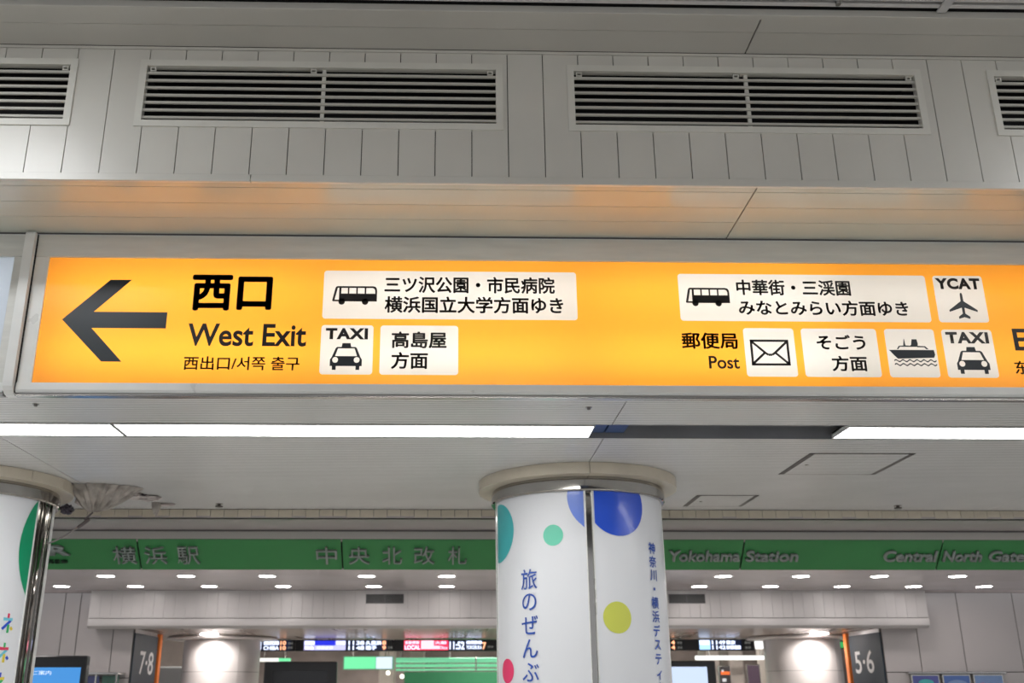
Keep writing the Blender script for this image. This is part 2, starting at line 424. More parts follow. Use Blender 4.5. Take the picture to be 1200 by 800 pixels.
# sloping green board, 45 degrees
q = .70711
gy, gz = 8.77, E+1.2456
def slope(u, v, n): return Vector((u, gy+v*q-n*q, gz-v*q-n*q))      # v down the slope, n out of the face
L_ = .316
gb = thing('green_signboard', (0.83, gy, gz), 'long sloping green board with raised metal letters under the far ceiling edge', 'sign')
GBP = {}
for i in range(-4, 5):
    x0, x1 = .83+1.742*i+.007, .83+1.742*(i+1)-.007
    mb = MB(); mb.prism(rect(x0, x1, 0, L_), (-.012, 0), lambda u, v, d: slope(u, v, d)); GBP[i] = mb.build('panel', GREEN, gb)
mb = MB(); mb.prism(rect(-6.1, 9.5, .03, L_-.004), (-.017, -.013), lambda u, v, d: slope(u, v, d)); mb.build('backing', DARK, gb)
def gletter(s, x0, x1, v0, v1, off=.012, mtl=LETM):
    me = fit(text_mesh(s, off), x0, x1, -v1, -v0)
    bm = bmesh.new(); bm.from_mesh(me)
    r = bmesh.ops.extrude_face_region(bm, geom=bm.faces[:])
    for v in r['geom']:
        if isinstance(v, bmesh.types.BMVert): v.co.z = .022
    bm.to_mesh(me); bm.free()
    put(me, 'letter', lambda x, y, z: slope(x, -y, z+.0005), mtl, GBP[math.floor(((x0+x1)/2-.83)/1.742)])
for ch, a, b in (('横', -2.871, -2.675), ('浜', -2.602, -2.415), ('駅', -2.325, -2.135), ('中', -1.132, -.955), ('央', -.852, -.675), ('北', -.565, -.395), ('改', -.292, -.115), ('札', .003, .165)):
    gletter(ch, a, b, .065, .245, 0)
for wd, a, b in (('Yokohama', 1.921, 2.55), ('Station', 2.602, 3.061), ('Central', 3.814, 4.283), ('North', 4.344, 4.685), ('Gate', 4.746, 5.065)):
    n = len(wd); me = text_mesh(wd, .02); x0, x1, _, _ = bounds(me); bpy.data.meshes.remove(me)
    gletter(wd, a, b, .10, .215 if 'Y' not in wd[1:] else .22, .024)
LOGO = mat('logo_metal', (.30, .34, .32), .3, metal=.5)
gletter('JR', -3.52, -3.235, .05, .185, .04, LOGO)
gletter('JR東日本', -3.50, -3.27, .205, .245, 0, mat('dark_letter', (.02, .06, .03), .4))

# downlight soffit
ds = struct(MB().box(-8, 0.898, 9.012, 10.84, E+1.022, E+1.05).box(.903, 8, 9.012, 10.84, E+1.022, E+1.05).build('ceiling', PINKS), 'soffit with round downlights behind the green board')
DXS1 = [-3.865, -3.13, -2.395, -1.655, -.745, -.007, .84, 1.70, 2.562, 3.29, 4.028, 4.766, 5.5]
proto = None
for yy, row in ((9.525, 'front'), (10.469, 'back')):
    for ix, xx in enumerate(DXS1):
        base = (xx, yy, E+1.022)
        nn = ['first', 'second', 'third', 'fourth', 'fifth', 'sixth', 'seventh']
        where = '%s to the left of' % nn[5-ix] if ix < 6 else ('behind' if ix < 8 else '%s to the right of' % nn[ix-8])
        if ix == 7: where = 'right behind'
        lab = 'round downlight, %s row under the green board, %s the centre column' % (row, where)
        if proto is None:
            t = thing('downlight', (0, 0, 0), lab, 'downlight', 'downlights, %s row' % row)
            MB().lathe((0, 0), [(.072, 0), (.088, -.003), (.092, 0), (.072, .001)], 28).build('ring', WHITEP, t, True)
            MB().cyl((0, 0), .074, -.0015, .0, 28).build('lens', DOWN, t)
            proto = t
        else:
            t = proto.copy(); COL.objects.link(t); t['label'] = lab; t['group'] = 'downlights, %s row' % row
            for c in proto.children: 
                d = c.copy(); COL.objects.link(d); d.parent = t
        t.location = base
# fascia beam with fine grooves
FX0, FX1 = -3.69, 5.05
fs = struct(box('wall_fascia', FX0, FX1, 10.86, 10.95, E+.655, E+1.02, GROUT), 'far grooved fascia beam')
pw = (FX1-FX0)/80
for i in range(80):
    box('panel_strip', FX0+i*pw+.0008, FX0+(i+1)*pw-.0008, 10.845, 10.86, E+.742, E+1.018, FASC, fs)
# rounded lower lip
mb = MB(); pr_ = [(10.84, E+.735), (10.832, E+.70), (10.838, E+.665), (10.86, E+.645), (10.90, E+.638), (10.95, E+.638), (10.95, E+.735)]
mb.prism(pr_, (FX0, FX1), lambda u, v, d: (d, u, v)).build('lip', FASC, fs, True)
for x0, x1, lab in ((-.847, -.454, 'small dark grey air grille in the far fascia, left of the centre column'), (2.321, 2.705, 'small dark grey air grille in the far fascia, right of the centre column')):
    t = thing('fascia_grille', ((x0+x1)/2, 10.845, E+.886), lab, 'vent')
    GM = mat('grille_grey', (.10, .10, .10), .5)
    frame('frame', x0, x1, E+.886, E+.981, .008, 10.835, 10.845, GM, t)
    box('backing', x0+.008, x1-.008, 10.843, 10.8449, E+.894, E+.973, DARK, t)
    for i in range(6):
        z = E+.898+i*.0125; box('slat', x0+.008, x1-.008, 10.837, 10.843, z, z+.006, GM, t)
    box('mullion', (x0+x1)/2-.004, (x0+x1)/2+.004, 10.835, 10.843, E+.894, E+.973, GM, t)

# far walls beside the gate opening (large panels with joints)
def wall_panels(name, xs, zs, y):
    w_ = struct(box(name, xs[0], xs[-1], y+.012, y+.06, 0, E+1.022, GROUT))
    for i in range(len(xs)-1):
        for j in range(len(zs)-1):
            box('wall_panel', xs[i]+.004, xs[i+1]-.004, y, y+.012, zs[j]+.004, zs[j+1]-.004, PINKW, w_, .002)
    return w_
wall_panels('wall_left', [-7.5, -5.6, -4.04, -3.875, -3.50, -3.288], [0, .9, E+.16, E+1.02], 11.1)
wall_panels('wall_right', [4.637, 5.02, 5.50, 6.115, 7.5, 8.6], [0, .9, E+.20, E+1.02], 11.1)
# reveals of the opening
struct(box('wall_left_reveal', -3.36, -3.288, 11.165, 12.02, 0, E+.66, PINKW)); struct(box('wall_right_reveal', 4.637, 4.70, 11.165, 12.02, 0, E+.66, PINKW))
# brown soffit behind the fascia
struct(MB().box(FX0, FX1, 10.955, 11.095, E+.652, E+.70).box(-3.28, 4.63, 11.095, 13.6, E+.652, E+.70).box(-8, -3.28, 12.03, 13.6, E+.652, E+.70).box(4.63, 9, 12.03, 13.6, E+.652, E+.70).build('ceiling', BROWNS), 'brownish reflective soffit behind the fascia')
struct(box('wall_back', -14, 14, 24, 24.2, 0, 6, mat('far_back_wall', (.36, .30, .28), .6, noise=.4, nscale=1.2)))
struct(box('ceiling', -14, 14, 13.9, 24, E+1.05, E+1.1, mat('far_ceiling', (.42, .37, .34), .5, noise=.2)), 'ceiling beyond the ticket gates')
struct(box('wall_drop', -8, 9, 13.605, 13.65, E+.652, E+1.1, FASC))

# ================================================================== ORANGE SIGN
SIGN = thing('overhead_sign', (.8, YS, E+1.38), 'long backlit orange direction sign reading West Exit with a black arrow', 'sign')
ORANGE = backlit('orange_backlit_film', (0.98, 0.40, 0.040)); PALE = backlit('pale_backlit_film', (0.68, 0.66, 0.62)); WLIT = backlit('white_backlit_film', (.72, .77, .84))
SX0, SX1 = -2.113, 4.9
px0, px1, pz0s, pz1s = -2.045, 4.8, E+1.44, E+2.115
plates = [(-.641, .654, 1.790, 2.053), (-.642, -.380, 1.495, 1.755), (-.345, .047, 1.495, 1.755), (1.181, 2.475, 1.791, 2.050), (1.495, 1.753, 1.495, 1.753),
          (1.791, 2.178, 1.495, 1.753), (2.220, 2.476, 1.495, 1.753), (2.515, 2.775, 1.792, 2.050), (2.515, 2.775, 1.495, 1.752)]
def onsign(n): return lambda x, y, z: Vector((x, YS-n, y))
holes = [rrect(a, b, E+c, E+d, .016) for a, b, c, d in plates]
put(curve_mesh([rect(px0, px1, pz0s, pz1s)]+holes), 'orange_panel', onsign(0), ORANGE, SIGN)
PL = []
for h in holes:
    o = put(curve_mesh([h]), 'pale_plate', onsign(0), PALE, SIGN); o['label'] = 'pale lit plate'; PL.append(o)
def on_plate(x, z):
    for p_, o in zip(plates, PL):
        if p_[0] <= x <= p_[1] and p_[2] <= z <= p_[3]: return o
    return SIGN
# frame
f_ = MB(); f_.box(SX0, SX1, YS-.012, YS+.05, E+2.113, E+2.238, .002); f_.build('top_rail', ALU, SIGN)
MB().box(SX0, px0+.001, YS-.010, YS+.05, E+1.4415, E+2.1125, .001).build('side_rail', ALUB, SIGN)
MB().prism([(YS-.016, E+1.441), (YS-.018, E+1.405), (YS-.010, E+1.392), (YS+.05, E+1.392), (YS+.05, E+1.441)], (SX0, SX1), lambda u, v, d: (d, u, v)).build('bottom_rail', ALUB, SIGN)
MB().box(SX0, SX1, YS-.006, YS+.03, E+1.380, E+1.391).build('drip_edge', mat('grey_edge', (.33, .32, .31), .4, metal=.4), SIGN)
MB().box(SX0, SX1, YS-.014, YS+.029, E+1.3745, E+1.3795).build('drip_lip', STEEL, SIGN)
# light box behind the film
BX = mat('lightbox_white', (.85, .85, .85), .6)
hb = MB(); hb.box(SX0, SX1, YS+.26, YS+.27, E+1.43, E+2.2).box(SX0, SX1, YS+.05, YS+.26, E+2.19, E+2.2).box(SX0, SX1, YS+.05, YS+.26, E+1.425, E+1.435)
hb.box(SX0, SX0+.01, YS+.05, YS+.26, E+1.435, E+2.19).box(SX1-.01, SX1, YS+.05, YS+.26, E+1.435, E+2.19).build('housing', BX, SIGN)
n = 5; wd = (px1-px0)/n
SIGNP = [2.55, 2.35, 2.45, 1.75, 1.75]
for i in range(n):
    for zz, kk in ((E+1.60, 1.0), (E+1.95, .82)):
        area('tube', (px0+wd*(i+.5), YS+.22, zz), wd*.96, .05, SIGNP[i]*kk, (1, .98, .93), (radians(-90), 0, 0), None).parent = None
for o in [o for o in COL.objects if o.type == 'LIGHT' and o.name.startswith('tube')]:
    o.parent = SIGN; o.matrix_parent_inverse = Matrix.Translation(SIGN.location).inverted()

def sign_text(s, x0, x1, z0, z1, off=.012, mtl=None, parent=None, spacing=1.0):
    me = fit(text_mesh(s, off, spacing=spacing), x0, x1, E+z0, E+z1)
    return put(me, 'lettering', onsign(.0015), mtl or BLACKP, parent or on_plate((x0+x1)/2, (z0+z1)/2))
sign_text('西口', -1.309, -.900, 1.828, 2.025, .026)
sign_text('West Exit', -1.308, -.715, 1.639, 1.759, .020)
sign_text('西出口/서쪽 출구', -1.314, -.741, 1.514, 1.586, .012)
sign_text('三ツ沢公園・市民病院', -.331, .542, 1.932, 2.024, .020)
sign_text('横浜国立大学方面ゆき', -.328, .583, 1.823, 1.914, .020)
sign_text('TAXI', -.619, -.407, 1.679, 1.739, .05, spacing=1.15)
sign_text('高島屋', -.288, -.011, 1.634, 1.723, .020)
sign_text('方面', -.288, -.104, 1.525, 1.614, .020)
sign_text('中華街・三渓園', 1.481, 2.076, 1.933, 2.020, .020)
sign_text('みなとみらい方面ゆき', 1.484, 2.364, 1.823, 1.907, .020)
sign_text('郵便局', 1.177, 1.463, 1.639, 1.728, .020)
sign_text('Post', 1.307, 1.462, 1.535, 1.603, .020)
sign_text('そごう', 1.865, 2.115, 1.640, 1.720, .020)
sign_text('方面', 1.930, 2.111, 1.525, 1.607, .020)
sign_text('YCAT', 2.525, 2.760, 1.974, 2.037, .05, spacing=1.1)
sign_text('TAXI', 2.534, 2.754, 1.677, 1.739, .05, spacing=1.15)
sign_text('東口', 3.02, 3.43, 1.828, 2.025, .026)
sign_text('East Exit', 2.882, 3.46, 1.639, 1.759, .020)
sign_text('东出口/동쪽 출구', 2.862, 3.43, 1.514, 1.586, .012)
arrow = [(-1.94, 1.776), (-1.723, 1.993), (-1.615, 1.993), (-1.787, 1.818), (-1.419, 1.818), (-1.419, 1.731), (-1.788, 1.731), (-1.620, 1.555), (-1.720, 1.555)]
put(curve_mesh([[(a, E+b) for a, b in arrow]]), 'arrow', onsign(.0015), NAVYP, SIGN)
def picto(loops, extra, w_, h_, x0, x1, z0, z1, mtl=BLACKP):
    allm = [curve_mesh(scaled(loops, w_, h_, x0, x1, E+z0, E+z1))]+[curve_mesh(scaled([L], w_, h_, x0, x1, E+z0, E+z1)) for L in extra]
    bm = bmesh.new()
    for m_ in allm: bm.from_mesh(m_); bpy.data.meshes.remove(m_)
    me = bpy.data.meshes.new('pictogram'); bm.to_mesh(me); bm.free()
    return put(me, 'pictogram', onsign(.0016), mtl, on_plate((x0+x1)/2, (z0+z1)/2))
bus = [[(0, 22), (15, 90), (19, 97), (26, 100), (212, 100), (225, 97), (231, 88), (233, 74), (233, 18), (4, 18)],
       [(13, 27), (27, 90), (35, 90), (35, 27)], rect(46, 80, 60, 90), rect(88, 124, 60, 90), rect(132, 168, 60, 90), [(176, 60), (176, 90), (210, 90), (219, 86), (223, 76), (223, 60)]]
wh = [circ(50, 17, 17), circ(172, 17, 17)]
picto(bus, wh, 233, 100, -.595, -.368, 1.865, 1.967); picto(bus, wh, 233, 100, 1.214, 1.442, 1.870, 1.972)
taxi = [[(0, 20), (0, 54), (8, 66), (28, 114), (36, 120), (58, 120), (62, 140), (104, 140), (108, 120), (130, 120), (138, 114), (158, 66), (166, 54), (166, 20), (154, 20), (154, 0), (134, 0), (134, 20), (32, 20), (32, 0), (12, 0), (12, 20)],
        [(26, 72), (40, 112), (126, 112), (140, 72)], circ(27, 52, 15), circ(139, 52, 15)]
picto(taxi, [], 166, 140, -.592, -.433, 1.518, 1.659, NAVYP); picto(taxi, [], 166, 140, 2.569, 2.736, 1.515, 1.658, NAVYP)
picto([[(67, 126), (70, 135), (77, 135), (80, 126), (81, 92), (147, 46), (146, 36), (81, 58), (80, 28), (103, 12), (102, 0), (73, 9), (44, 0), (44, 12), (67, 28), (66, 58), (1, 36), (0, 46), (66, 92)]], [], 147, 135, 2.576, 2.724, 1.810, 1.954, NAVYP)
wav = lambda y0, t: [(20+220*i/40, y0+5*sin(i*.95)+t) for i in range(41)]+[(20+220*i/40, y0+5*sin(i*.95)-t) for i in range(40, -1, -1)]
ship = [[(0, 84), (234, 84), (238, 60), (230, 44), (40, 38), (22, 58)]]
shex = [[(42, 88), (54, 105), (78, 107), (84, 140), (87, 143), (90, 108), (112, 106), (118, 100), (60, 100), (50, 88)], [(108, 100), (120, 112), (126, 140), (152, 140), (156, 116), (152, 100)],
        [(150, 106), (192, 104), (208, 88), (196, 88), (186, 98), (150, 98)], wav(28, 3.6), wav(8, 3.6)]
picto(ship, shex, 240, 143, 2.231, 2.467, 1.554, 1.701, NAVYP)
def bar(x0, y0, x1, y1, t):
    d = Vector((x1-x0, y1-y0)).normalized(); nx, ny = -d.y*t/2, d.x*t/2
    return [(x0+nx, y0+ny), (x1+nx, y1+ny), (x1-nx, y1-ny), (x0-nx, y0-ny)]
picto([rect(0, 200, 0, 140), rect(12, 188, 12, 128)], [bar(4, 134, 78, 66, 12), bar(122, 66, 196, 134, 12), bar(78, 66, 90, 58, 12), bar(90, 58, 110, 58, 12), bar(110, 58, 122, 66, 12), bar(4, 6, 74, 70, 12), bar(196, 6, 126, 70, 12)],
      200, 140, 1.524, 1.721, 1.553, 1.691)

# post between the two signs
t = thing('sign_post', (-2.14, YS-.03, E+1.39), 'protruding bright metal post at the left end of the orange sign', 'post')
prof = [(YS+.04, E+2.236), (YS-.045, E+2.236), (YS-.05, E+2.225), (YS-.05, E+1.44), (YS-.046, E+1.415), (YS-.034, E+1.395), (YS-.01, E+1.382), (YS+.04, E+1.378)]
MB().prism(prof, (-2.165, -2.1165), lambda u, v, d: (d, u, v)).build('cover', ALUB, t)
MB().box(-2.172, -2.166, YS-.02, YS+.04, E+1.39, E+2.235).box(-2.1158, -2.1138, YS-.02, YS+.04, E+1.39, E+2.235).build('gasket', DARK, t)
# neighbouring white sign
t2 = thing('white_lightbox_sign', (-2.7, YS, E+1.38), 'pale lit sign panel cut off at the left edge beyond the metal post', 'sign')
put(curve_mesh([rect(-4.3, -2.219, E+1.44, E+2.115)]), 'white_panel', onsign(0), WLIT, t2)
MB().box(-4.3, -2.174, YS-.012, YS+.05, E+2.113, E+2.238, .002).build('top_rail', ALU, t2)
MB().box(-2.221, -2.174, YS-.010, YS+.05, E+1.4415, E+2.1125, .001).build('side_rail', ALU, t2)
MB().box(-4.3, -2.174, YS-.014, YS+.05, E+1.392, E+1.441, .002).build('bottom_rail', ALUB, t2)
MB().box(-4.3, -2.174, YS-.006, YS+.03, E+1.378, E+1.391).build('drip_edge', MATS['grey_edge'], t2)
hb = MB(); hb.box(-4.3, -2.174, YS+.26, YS+.27, E+1.43, E+2.2).box(-4.3, -2.174, YS+.05, YS+.26, E+2.19, E+2.2).box(-4.3, -2.174, YS+.05, YS+.26, E+1.425, E+1.435)
hb.box(-2.184, -2.174, YS+.05, YS+.26, E+1.435, E+2.19).build('housing', BX, t2)
for zz in (E+1.60, E+1.95):
    o = area('tube', (-3.25, YS+.22, zz), 2.0, .05, 1.9, (.95, .98, 1), (radians(-90), 0, 0)); o.parent = t2; o.matrix_parent_inverse = Matrix.Translation(t2.location).inverted()

# ================================================================== COLUMNS
R0 = .574
PAN = {}
def column(cx, cy, lab):
    t = thing('round_column', (cx, cy, 0), lab, 'column', 'round poster columns')
    c = (cx, cy)
    MB().lathe(c, [(0, .0), (.553, .0), (.553, E+1.3), (0, E+1.3)], 72).build('core', CHROME, t, True)
    wide = 10 if cx > 0 else 15
    for k_ in range(4):
        a = k_*pi/2; hw = radians(2.7) if k_ % 2 == 0 else radians(wide); hn = radians(wide) if k_ % 2 == 0 else radians(2.7)
        pn = MB().arcsolid(c, .556, R0-.002, .16, E+1.234, a+hw, a+pi/2-hn, 28).build('poster_panel', POST, t, True); PAN[(cx > 0, k_)] = pn
        for e, s_ in ((a+hw, -1), (a+pi/2-hn, 1)):
            MB().arcsolid(c, .556, R0+.003, .16, E+1.234, min(e, e+s_*.012), max(e, e+s_*.012), 1).build('edge_strip', ALUB, t)
        if hw > .1:
            for da, rr in ((-hw*.6, .568), (-hw*.28, .563), (hw*.28, .563), (hw*.6, .568)):
                MB().arcsolid(c, .554, rr, .16, E+1.234, a+da-.010, a+da+.010, 1).build('steel_rib', CHROME, t)
    MB().lathe(c, [(.56, E+1.234), (.594, E+1.234), (.602, E+1.242), (.602, E+1.302), (.594, E+1.310), (.594, E+1.326), (.56, E+1.326), (.56, E+1.234)], 96).build('steel_ring', CHROME, t, True)
    MB().lathe(c, [(.60, .0), (.60, .15), (.575, .16), (.555, .16), (.555, 0)], 72).build('base_ring', CHROME, t, True)
    # collar of cream segments
    nseg = 2 if cx > 0 else 10
    if nseg == 2: angs = [(0, pi), (pi, 2*pi)]
    else: angs = [(2*pi*i/14+.1, 2*pi*(i+1)/14+.1) for i in range(14)]
    for a0, a1 in angs:
        MB().arcsolid(c, .56, .687, E+1.327, ZC-.002, a0+.0025, a1-.0025, int(max(6, (a1-a0)*18))).build('collar_segment', CREAM, t, True)
    return t
CC = (.905, 7.03); CL = (-3.32, 7.03)
colC = column(*CC, 'white poster column with blue, mint and yellow dots in the centre')
colL = column(*CL, 'white poster column with a green disc at the left edge of the view')
def cyl_map(c, off): return lambda x, y, z: Vector((c[0]+(R0+off)*sin(x/R0), c[1]-(R0+off)*cos(x/R0), y))
def disc(c, t, s0, z0, r, lo, hi, mtl, zt=E+1.233, name='printed_dot', rz=None, off=.0008):
    bm = bmesh.new(); N, K = 56, 12; rz = rz or r
    f = cyl_map(c, off); rings = []
    for k_ in range(1, K+1):
        rings.append([bm.verts.new(f(min(hi, max(lo, s0+r*k_/K*cos(2*pi*i/N))), min(zt, z0+rz*k_/K*sin(2*pi*i/N)), 0)) for i in range(N)])
    cv = bm.verts.new(f(min(hi, max(lo, s0)), min(zt, z0), 0))
    for i in range(N): bm.faces.new([cv, rings[0][i], rings[0][(i+1) % N]])
    for k_ in range(K-1):
        for i in range(N): bm.faces.new([rings[k_][i], rings[k_+1][i], rings[k_+1][(i+1) % N], rings[k_][(i+1) % N]])
    me = bpy.data.meshes.new(name); bm.to_mesh(me); bm.free(); me.materials.append(mtl)
    o = bpy.data.objects.new(name, me); COL.objects.link(o); o.parent = PAN[(t is colC, 0 if s0 > 0 else 3)]; return o
g0 = R0*radians(2.7)+.007; gE = R0*radians(80)-.007
disc(CC, colC, -.745, E+1.02, .195, -gE, -g0, pr('teal_print', (.06, .47, .50)))['label'] = 'teal dot'
disc(CC, colC, -.238, E+.956, .067, -gE, -g0, pr('mint_print', (.16, .68, .48)))['label'] = 'mint green dot'
disc(CC, colC, .10, E+1.20, .238, -gE, -g0, pr('periwinkle_print', (.15, .26, .80)))['label'] = 'periwinkle dot'
disc(CC, colC, .195, E+1.155, .205, g0, gE, pr('blue_print', (.012, .085, .68)))['label'] = 'blue dot'
disc(CC, colC, .158, E+.445, .096, g0, gE, pr('yellow_print', (.66, .70, .10)))['label'] = 'yellow green dot'
disc(CC, colC, -.645, E+.135, .075, -gE, -g0, pr('pink_print', (.90, .04, .16)))['label'] = 'pink dot'
disc(CC, colC, .30, E-.25, .12, g0, gE, pr('mint_print', (.16, .68, .48))); disc(CC, colC, -.25, E-.55, .16, -gE, -g0, pr('yellow_print', (.66, .70, .10)))
BLUEP = pr('blue_lettering', (.02, .095, .50))
def vert_text(c, t, s, sc_, z0, pitch, wd, ht, mtl, off=.006):
    for i, ch in enumerate(s):
        zc = z0-pitch*i
        me = text_mesh(ch, off)
        a, b, c_, d = bounds(me)
        # keep glyph proportions inside the em square (CJK glyphs are about one unit wide)
        for v in me.vertices:
            v.co.x = sc_+(v.co.x-(a+b)/2)*wd; v.co.y = zc+(v.co.y-(c_+d)/2 if ch not in 'ィ' else v.co.y-(c_+d)/2-.1)*ht
        put(me, 'lettering', cyl_map(c, .0035), mtl, PAN[(t is colC, 0 if sc_ > 0 else 3)])
vert_text(CC, colC, '旅のぜんぶ。', -.42, E+.690, .1415, .135, .137, BLUEP, .004)
vert_text(CC, colC, '神奈川・横浜デスティネーション', .482, E+.893, .0865, .088, .078, BLUEP, .014)
disc(CL, colL, 1.133, E+.93, .50, .1, R0*radians(75)-.007, pr('green_print', (.0, .33, .15)))['label'] = 'green disc'
# colourful characters on the left column
cols = [pr('print_red', (.75, .02, .10)), pr('print_blue', (.02, .08, .6)), pr('print_green', (.02, .42, .12)), pr('print_cyan', (.15, .6, .75)), pr('print_yellow', (.75, .6, .05))]
def stroke(c, t, s0, z0, s1, z1, th, mtl):
    d = Vector((s1-s0, z1-z0)); L2 = d.length; d.normalize(); nx = Vector((-d.y, d.x))*th/2
    mb = MB(); f = cyl_map(c, .0012); K = 4; rows = []
    for i in range(K+1):
        p = Vector((s0, z0))+d*L2*i/K
        rows.append((mb.bm.verts.new(f(p.x+nx.x, p.y+nx.y, 0)), mb.bm.verts.new(f(p.x-nx.x, p.y-nx.y, 0))))
    for i in range(K): mb.bm.faces.new([rows[i][0], rows[i][1], rows[i+1][1], rows[i+1][0]])
    mb.build('printed_stroke', mtl, PAN[(False, 0)], fix=False)
for zb in (E+.43, E+.25, E+.07):
    o_ = 0 if zb > E+.4 else (2 if zb > E+.2 else 1)
    cc = lambda i: cols[(i+o_) % 5]
    stroke(CL, colL, .628, zb+.062, .628, zb+.030, .016, cc(0)); stroke(CL, colL, .592, zb+.026, .662, zb+.026, .018, cc(3))
    stroke(CL, colL, .650, zb+.020, .590, zb-.036, .018, cc(1)); stroke(CL, colL, .634, zb-.006, .634, zb-.058, .018, cc(2))
    stroke(CL, colL, .652, zb-.022, .668, zb-.038, .018, cc(4))

# leak catcher on the ceiling beside the left column
t = thing('leak_catcher', (-2.50, 7.30, ZC), 'crumpled pleated plastic leak catcher taped to the ceiling beside the left column', 'leak catcher')
PLAS = mat('dusty_plastic', (.46, .42, .38), .38, noise=.45, nscale=14, bump=.003)
mb = MB(); N = 96; K = 8; rings = []
ax, ay, az = -2.52, 7.24, E+1.225
for k_ in range(K+1):
    s = k_/K; ring = []
    for i in range(N):
        a = 2*pi*i/N
        rx = .25*(1+.07*sin(3*a+1)+.04*sin(7*a)); ry = .15*(1+.08*sin(2*a))
        wv = 1+.10*s*sin(a*17)+.05*s*sin(a*29+2)
        z = az+(ZC-.003-az)*(s**1.5)+.020*s*(1-s)*4*sin(a*17+.5)
        sag = .0 if s > .99 else 0
        ring.append(mb.bm.verts.new((ax+rx*s*wv*cos(a)+.05*s, ay+ry*s*wv*sin(a), min(z, ZC-.002)+sag)))
    rings.append(ring)
for k_ in range(K):
    for i in range(N):
        mb.bm.faces.new([rings[k_][i], rings[k_+1][i], rings[k_+1][(i+1) % N], rings[k_][(i+1) % N]])
mb.build('pleated_sheet', PLAS, t, True)
def crumple(name, x, y, z, sx, sy, sz, mtl, par, seed):
    rr = random.Random(seed); bm = bmesh.new()
    bmesh.ops.create_icosphere(bm, subdivisions=3, radius=1)
    for v in bm.verts:
        k_ = 1+rr.uniform(-.28, .28); v.co = Vector((x+v.co.x*sx*k_, y+v.co.y*sy*k_, min(ZC-.001, z+v.co.z*sz*k_)))
    mb = MB(); mb.bm.free(); mb.bm = bm; return mb.build(name, mtl, par)
TAPE = mat('wrinkled_tape', (.60, .54, .52), .3, noise=.4, nscale=30)
crumple('tape', -2.34, 7.44, ZC-.022, .085, .07, .026, TAPE, t, 1)
crumple('tape', -2.25, 7.56, ZC-.018, .10, .04, .022, TAPE, t, 2)
crumple('tape', -2.655, 7.42, ZC-.070, .06, .05, .035, TAPE, t, 3)
crumple('tape', -2.80, 7.50, ZC-.115, .045, .04, .035, mat('dark_bundle', (.10, .09, .12), .4, noise=.5, nscale=40), t, 4)
crumple('dark_patch', -2.36, 7.16, ZC-.004, .03, .02, .008, mat('dark_dirt', (.05, .04, .045), .8), t, 5)
crumple('dark_patch', -2.27, 7.46, ZC-.012, .05, .016, .008, MATS['dark_dirt'], t, 8)
crumple('tape', -2.70, 7.09, ZC-.006, .07, .04, .010, MATS['dark_dirt'], t, 6)
MB().lathe((-2.255, 7.86), [(0, ZC-.098), (.014, ZC-.09), (.036, ZC-.03), (.040, ZC-.002), (0, ZC-.002)], 12).build('drip_cup', PLAS, t, True)
crumple('tape', -2.20, 7.88, ZC-.012, .08, .03, .012, TAPE, t, 7)
MB().tube([(-2.52, 7.24, E+1.222), (-2.55, 7.24, E+1.190), (-2.57, 7.23, E+1.165)], .007).build('spout', mat('brown_hose', (.12, .10, .10), .5), t)
MB().tube([(-2.545, 7.25, E+1.170), (-2.60, 7.20, E+1.105)], .013).build('hose_clip', MATS['brown_hose'], t)
MB().tube([(-2.58, 7.22, E+1.13), (-2.65, 7.15, E+1.05), (-2.70, 7.09, E+1.00), (-2.738, 7.05, E+.975)], .006).build('hose', mat('clear_hose', (.24, .22, .22), .3), t)

# ================================================================== BEYOND THE GATES
def bcol(cx, lab):
    t = thing('white_round_column', (cx, 12.9, 0), lab, 'column'); c = (cx, 12.9)
    WC = mat('white_column_panel', (.64, .60, .58), .4)
    MB().lathe(c, [(0, 0), (.446, 0), (.446, E+.648), (0, E+.648)], 48).build('core', GROUT, t, True)
    a_ = radians(-28)
    for z0, z1 in ((.0, 1.1), (1.104, E+.246), (E+.250, E+.611)):
        for i in range(3): MB().arcsolid(c, .447, .455, z0, z1, a_+i*2*pi/3+.004+radians(65), a_+(i+1)*2*pi/3-.004+radians(65), 16).build('cladding', WC, t, True)
    MB().lathe(c, [(.45, E+.612), (.64, E+.618), (.655, E+.626), (.655, E+.636), (.64, E+.648), (.45, E+.648)], 64).build('cap_disc', WC, t, True)
    return t
bcol(-2.73, 'white round column with a bright wash of light, behind the gates at left')
bcol(4.37, 'white round column with a bright wash of light, behind the gates at right')
for cx in (-2.73, 4.33):
    t = thing('spot_downlight', (cx, 12.12, E+.645), 'flat downlight in the soffit above the %s white column' % ('left' if cx < 0 else 'right'), 'downlight')
    MB().cyl((cx, 12.12), .10, E+.643, E+.6515, 24).build('lens', DOWN, t)
    l = bpy.data.lights.new('spot', 'SPOT'); l.energy = 34; l.spot_size = radians(105); l.spot_blend = .5; l.shadow_soft_size = .05; l.color = (1, .95, .92)
    o = bpy.data.objects.new('spot', l); o.location = (cx, 12.12, E+.635); COL.objects.link(o)
    o.rotation_euler = (radians(36), 0, 0)
    o.parent = t; o.matrix_parent_inverse = Matrix.Translation(t.location).inverted()

def at_text(s, x0, x1, z0, z1, y, mtl, parent, off=.01):
    return put(fit(text_mesh(s, off), x0, x1, z0, z1), 'lettering', lambda a, b, c: Vector((a, y, b)), mtl, parent)
